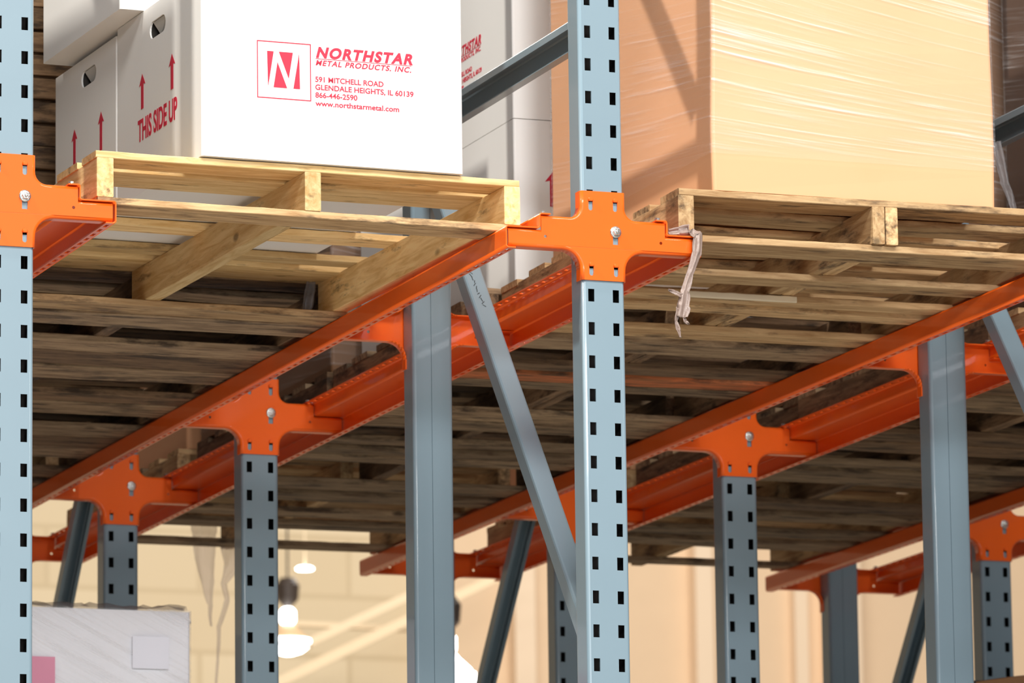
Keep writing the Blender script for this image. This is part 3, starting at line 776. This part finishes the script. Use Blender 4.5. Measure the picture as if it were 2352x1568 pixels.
bm = bmesh.new(); box(bm, -345-xo, -245-xo, 2560-yo-10, 2560-yo-8, hgt-155, hgt-70); o = link('paper_label', bm, 'paper', tt)
bm = bmesh.new(); gx, gy = 40, 6; vv = [[bm.verts.new((-480+960*i/gx, -550+60*j/gy-6, hgt+3+(0 if j in (0, gy) else 1)*max(0, 26*noise.noise(Vector((i*.22, j*.5, 1)))+12*noise.noise(Vector((i*.9, j*.8, 4)))+8))) for j in range(gy+1)] for i in range(gx+1)]
for i in range(gx):
    for j in range(gy): bm.faces.new((vv[i][j], vv[i+1][j], vv[i+1][j+1], vv[i][j+1]))
link('film_ruffle', bm, 'scrap_dark', tt, smooth=True)
for a, b_, lab in floor_stack(2110, 3000, 2600, 3650, -634, 'darkcard', ['lower dark load below the lower right picture edge', 'open carton with a curled brown rim at the lower right corner, shaded inside painted black', 'floor pallet under the lower right dark load', 'pallet between the two dark loads at lower right'], False):
    tt = load('dark_carton', 2110, 3000, 2600, 3650, a, b_, 'black', lab, 'box', bulge=0)
hgt = b_-a; bm = bmesh.new(); n = 26; lo = []; hi = []
for i in range(n+1):
    x = -445+890*i/n; q = math.sin(PI*min(.5, i/n*1.6)); lo.append(bm.verts.new((x, -528, hgt-26+20*q))); hi.append(bm.verts.new((x, -540, hgt-6+30*q)))
for i in range(n): bm.faces.new((lo[i], lo[i+1], hi[i+1], hi[i]))
link('curled_rim', bm, 'card_brown', tt, solid=5)

# ------------------------------------------------------------------ loose film
def ribbon(name, path, mat, label, seed=1, cr=6, group=None, extra=None):
    """path: (x,y,z,half width); crumpled band of film"""
    bm = bmesh.new(); m_ = 8
    def sweep(path, seed):
        rows = []
        N = (len(path)-1)*6
        for i in range(N+1):
            f = i/6; k = min(int(f), len(path)-2); t = f-k; t = t*t*(3-2*t)
            a = path[k]; b_ = path[k+1]; c = [a[q]+(b_[q]-a[q])*t for q in range(4)]
            tx, tz = b_[0]-a[0], b_[2]-a[2]; tl = math.hypot(tx, tz) or 1; px_, pz_ = -tz/tl, tx/tl
            if px_ < 0: px_, pz_ = -px_, -pz_
            pv = [px_, pz_] if i == 0 else [.55*pv[0]+.45*px_, .55*pv[1]+.45*pz_]
            row = []
            for j in range(m_+1):
                s = (j/m_-.5)*2; hw = c[3]
                fold = cr*noise.noise(Vector((i*.13, j*1.1, seed)))+.35*hw*math.cos(s*PI*1.4+i*.12)
                row.append(bm.verts.new((c[0]+s*hw*pv[0]+cr*.5*noise.noise(Vector((i*.35, seed, s))), c[1]+fold, c[2]+s*hw*pv[1]+cr*.6*noise.noise(Vector((i*.3, j*.7, seed+5))))))
            rows.append(row)
        for a, b_ in zip(rows, rows[1:]):
            for j in range(m_): bm.faces.new((a[j], a[j+1], b_[j+1], b_[j]))
    sweep(path, seed)
    for e in (extra or []): sweep(e, seed+9)
    o = link(name, bm, mat, smooth=True, solid=.8); return tag(o, label, 'plastic film', group)
ribbon('film_scrap', [(166, 14, 22, 7), (190, 8, 24, 9), (212, -4, 26, 13), (226, -20, 12, 14), (221, -24, -30, 12), (203, -24, -80, 8), (190, -24, -120, 10), (185, -24, -155, 14), (181, -24, -182, 13)], 'scrap',
       'crumpled milky film scrap hanging over the right arm of the centre bracket', 2,
       extra=[[(172, -24, -160, 6), (168, -18, -190, 4), (174, -18, -210, 5), (178, -18, -226, 2)], [(182, -24, -132, 5), (166, -24, -126, 6), (150, -24, -120, 2)], [(186, -18, -176, 3), (190, -20, -190, 5), (199, -20, -196, 1)]])
ribbon('film_scrap', [(600, 4950, 128, 40), (602, 4950, 60, 44), (606, 4950, -20, 36), (614, 4950, -90, 24), (622, 4950, -165, 8), (624, 4950, -230, 3)], 'scrap_far',
       'broad pale film scrap hanging from the far left pallet', 4, extra=[])
ribbon('film_scrap', [(690, 4955, 20, 34), (694, 4955, -40, 26), (668, 4955, -95, 12), (680, 4955, -150, 9), (652, 4955, -230, 7), (648, 4955, -330, 4), (640, 4955, -470, 3)], 'scrap_far',
       'thin stringy film scrap hanging beside the broad pale one', 6)
ribbon('film_scrap', [(-275, 1252, 126, 10), (-280, 1252, 90, 15), (-286, 1252, 50, 15), (-292, 1252, 20, 7)], 'scrap_dark',
       'dark clear film tail hanging between the first two left pallets', 8)
ribbon('film_scrap', [(1660, 1225, 1100, 10), (1652, 1225, 956, 9), (1650, 1225, 863, 11), (1657, 1225, 771, 9), (1660, 1225, 668, 5)], 'scrap_dark', 'crinkled bright film edge at the upper right photo corner', 12)
ribbon('film_scrap', [(1322, 700, 450, 14), (1332, 700, 395, 16), (1342, 700, 350, 13), (1360, 700, 300, 12), (1370, 700, 262, 8)], 'scrap_dark',
       'clear film tail beside the right edge of the tan wrapped load', 9)

# ------------------------------------------------------------------ rear hall: beams and lamps
def bar(name, a, b_, w_, h_, mat, label, cat):
    a = Vector(a); b_ = Vector(b_); dd = (b_-a); L_ = dd.length; bm = bmesh.new(); box(bm, 0, L_, -w_/2, w_/2, -h_/2, h_/2)
    o = link(name, bm, mat, bevel=5); q = dd.to_track_quat('X', 'Z'); o.rotation_euler = q.to_euler(); o.location = a*S
    return tag(o, label, cat)
bar('steel_beam', (7150, 24000, 2274), (8900, 24000, 3105), 60, 60, 'beam', 'upper pale slanting beam in the blurred rear hall, behind the lamps', 'beam')
bar('steel_beam', (6700, 24100, 1880), (8900, 24100, 2965), 60, 70, 'beam', 'lower pale slanting beam in the blurred rear hall', 'beam')
bar('steel_beam', (7250, 24500, 2530), (8300, 24500, 2520), 60, 34, 'beam', 'level pale rail in the rear hall behind the first lamp', 'beam')
def hbay(x, y, z, r, label, shade='dome'):
    t = empty('high_bay_lamp', (x, y, z), 0, label, 'lamp', 'hanging lamps in the rear hall')
    bm = bmesh.new(); lathe(bm, [(r*.3, r*.95), (r*.42, r*.8), (r*.8, r*.45), (r, 0), (r*.97, 0)], 32, 'Z'); link('lamp_shade', bm, shade, t, smooth=True)
    bm = bmesh.new(); lathe(bm, [(r*.93, -r*.02), (r*.9, r*.02)], 32, 'Z')
    bm2 = bmesh.new(); lathe(bm2, [(r*.2, -r*.32), (r*.6, -r*.2), (r*.93, r*.06), (r*.96, r*.3)], 32, 'Z'); bm.free(); link('lamp_lens', bm2, 'glow', t, smooth=True)
    bm = bmesh.new(); lathe(bm, [(r*.22, r*.95), (r*.32, r*1.1), (r*.32, r*1.5), (r*.18, r*1.65)], 24, 'Z'); link('lamp_socket', bm, 'glow', t, smooth=True)
    bm = bmesh.new(); lathe(bm, [(r*.12, r*1.65), (r*.45, r*2.0), (r*.5, r*2.6), (r*.3, r*2.9)], 24, 'Z'); lathe(bm, [(r*.05, r*2.9), (r*.05, 7000-z)], 8, 'Z'); link('ballast_housing', bm, 'ballast', t, smooth=False)
    return t
hbay(6480, 22000, 2030, 150, 'hanging lamp with glowing lens right of the single post, lower left of centre')
hbay(5015, 15000, 930, 150, 'hanging lamp cut by the bottom edge, beside the dark diagonal below the centre', 'glow')
bm = bmesh.new(); lathe(bm, [(52, 0), (56, 8), (40, 18)], 24, 'Z'); bm2 = bm
t = empty('round_ceiling_light', (6595, 22000, 2523), 0, 'small bright round light above the dark lamp housing, rear hall', 'lamp')
link('light_lens', bm2, 'glow', t, smooth=True); bm = bmesh.new(); lathe(bm, [(6, 30), (6, 4500)], 8, 'Z'); link('hanging_rod', bm, 'beam', t)
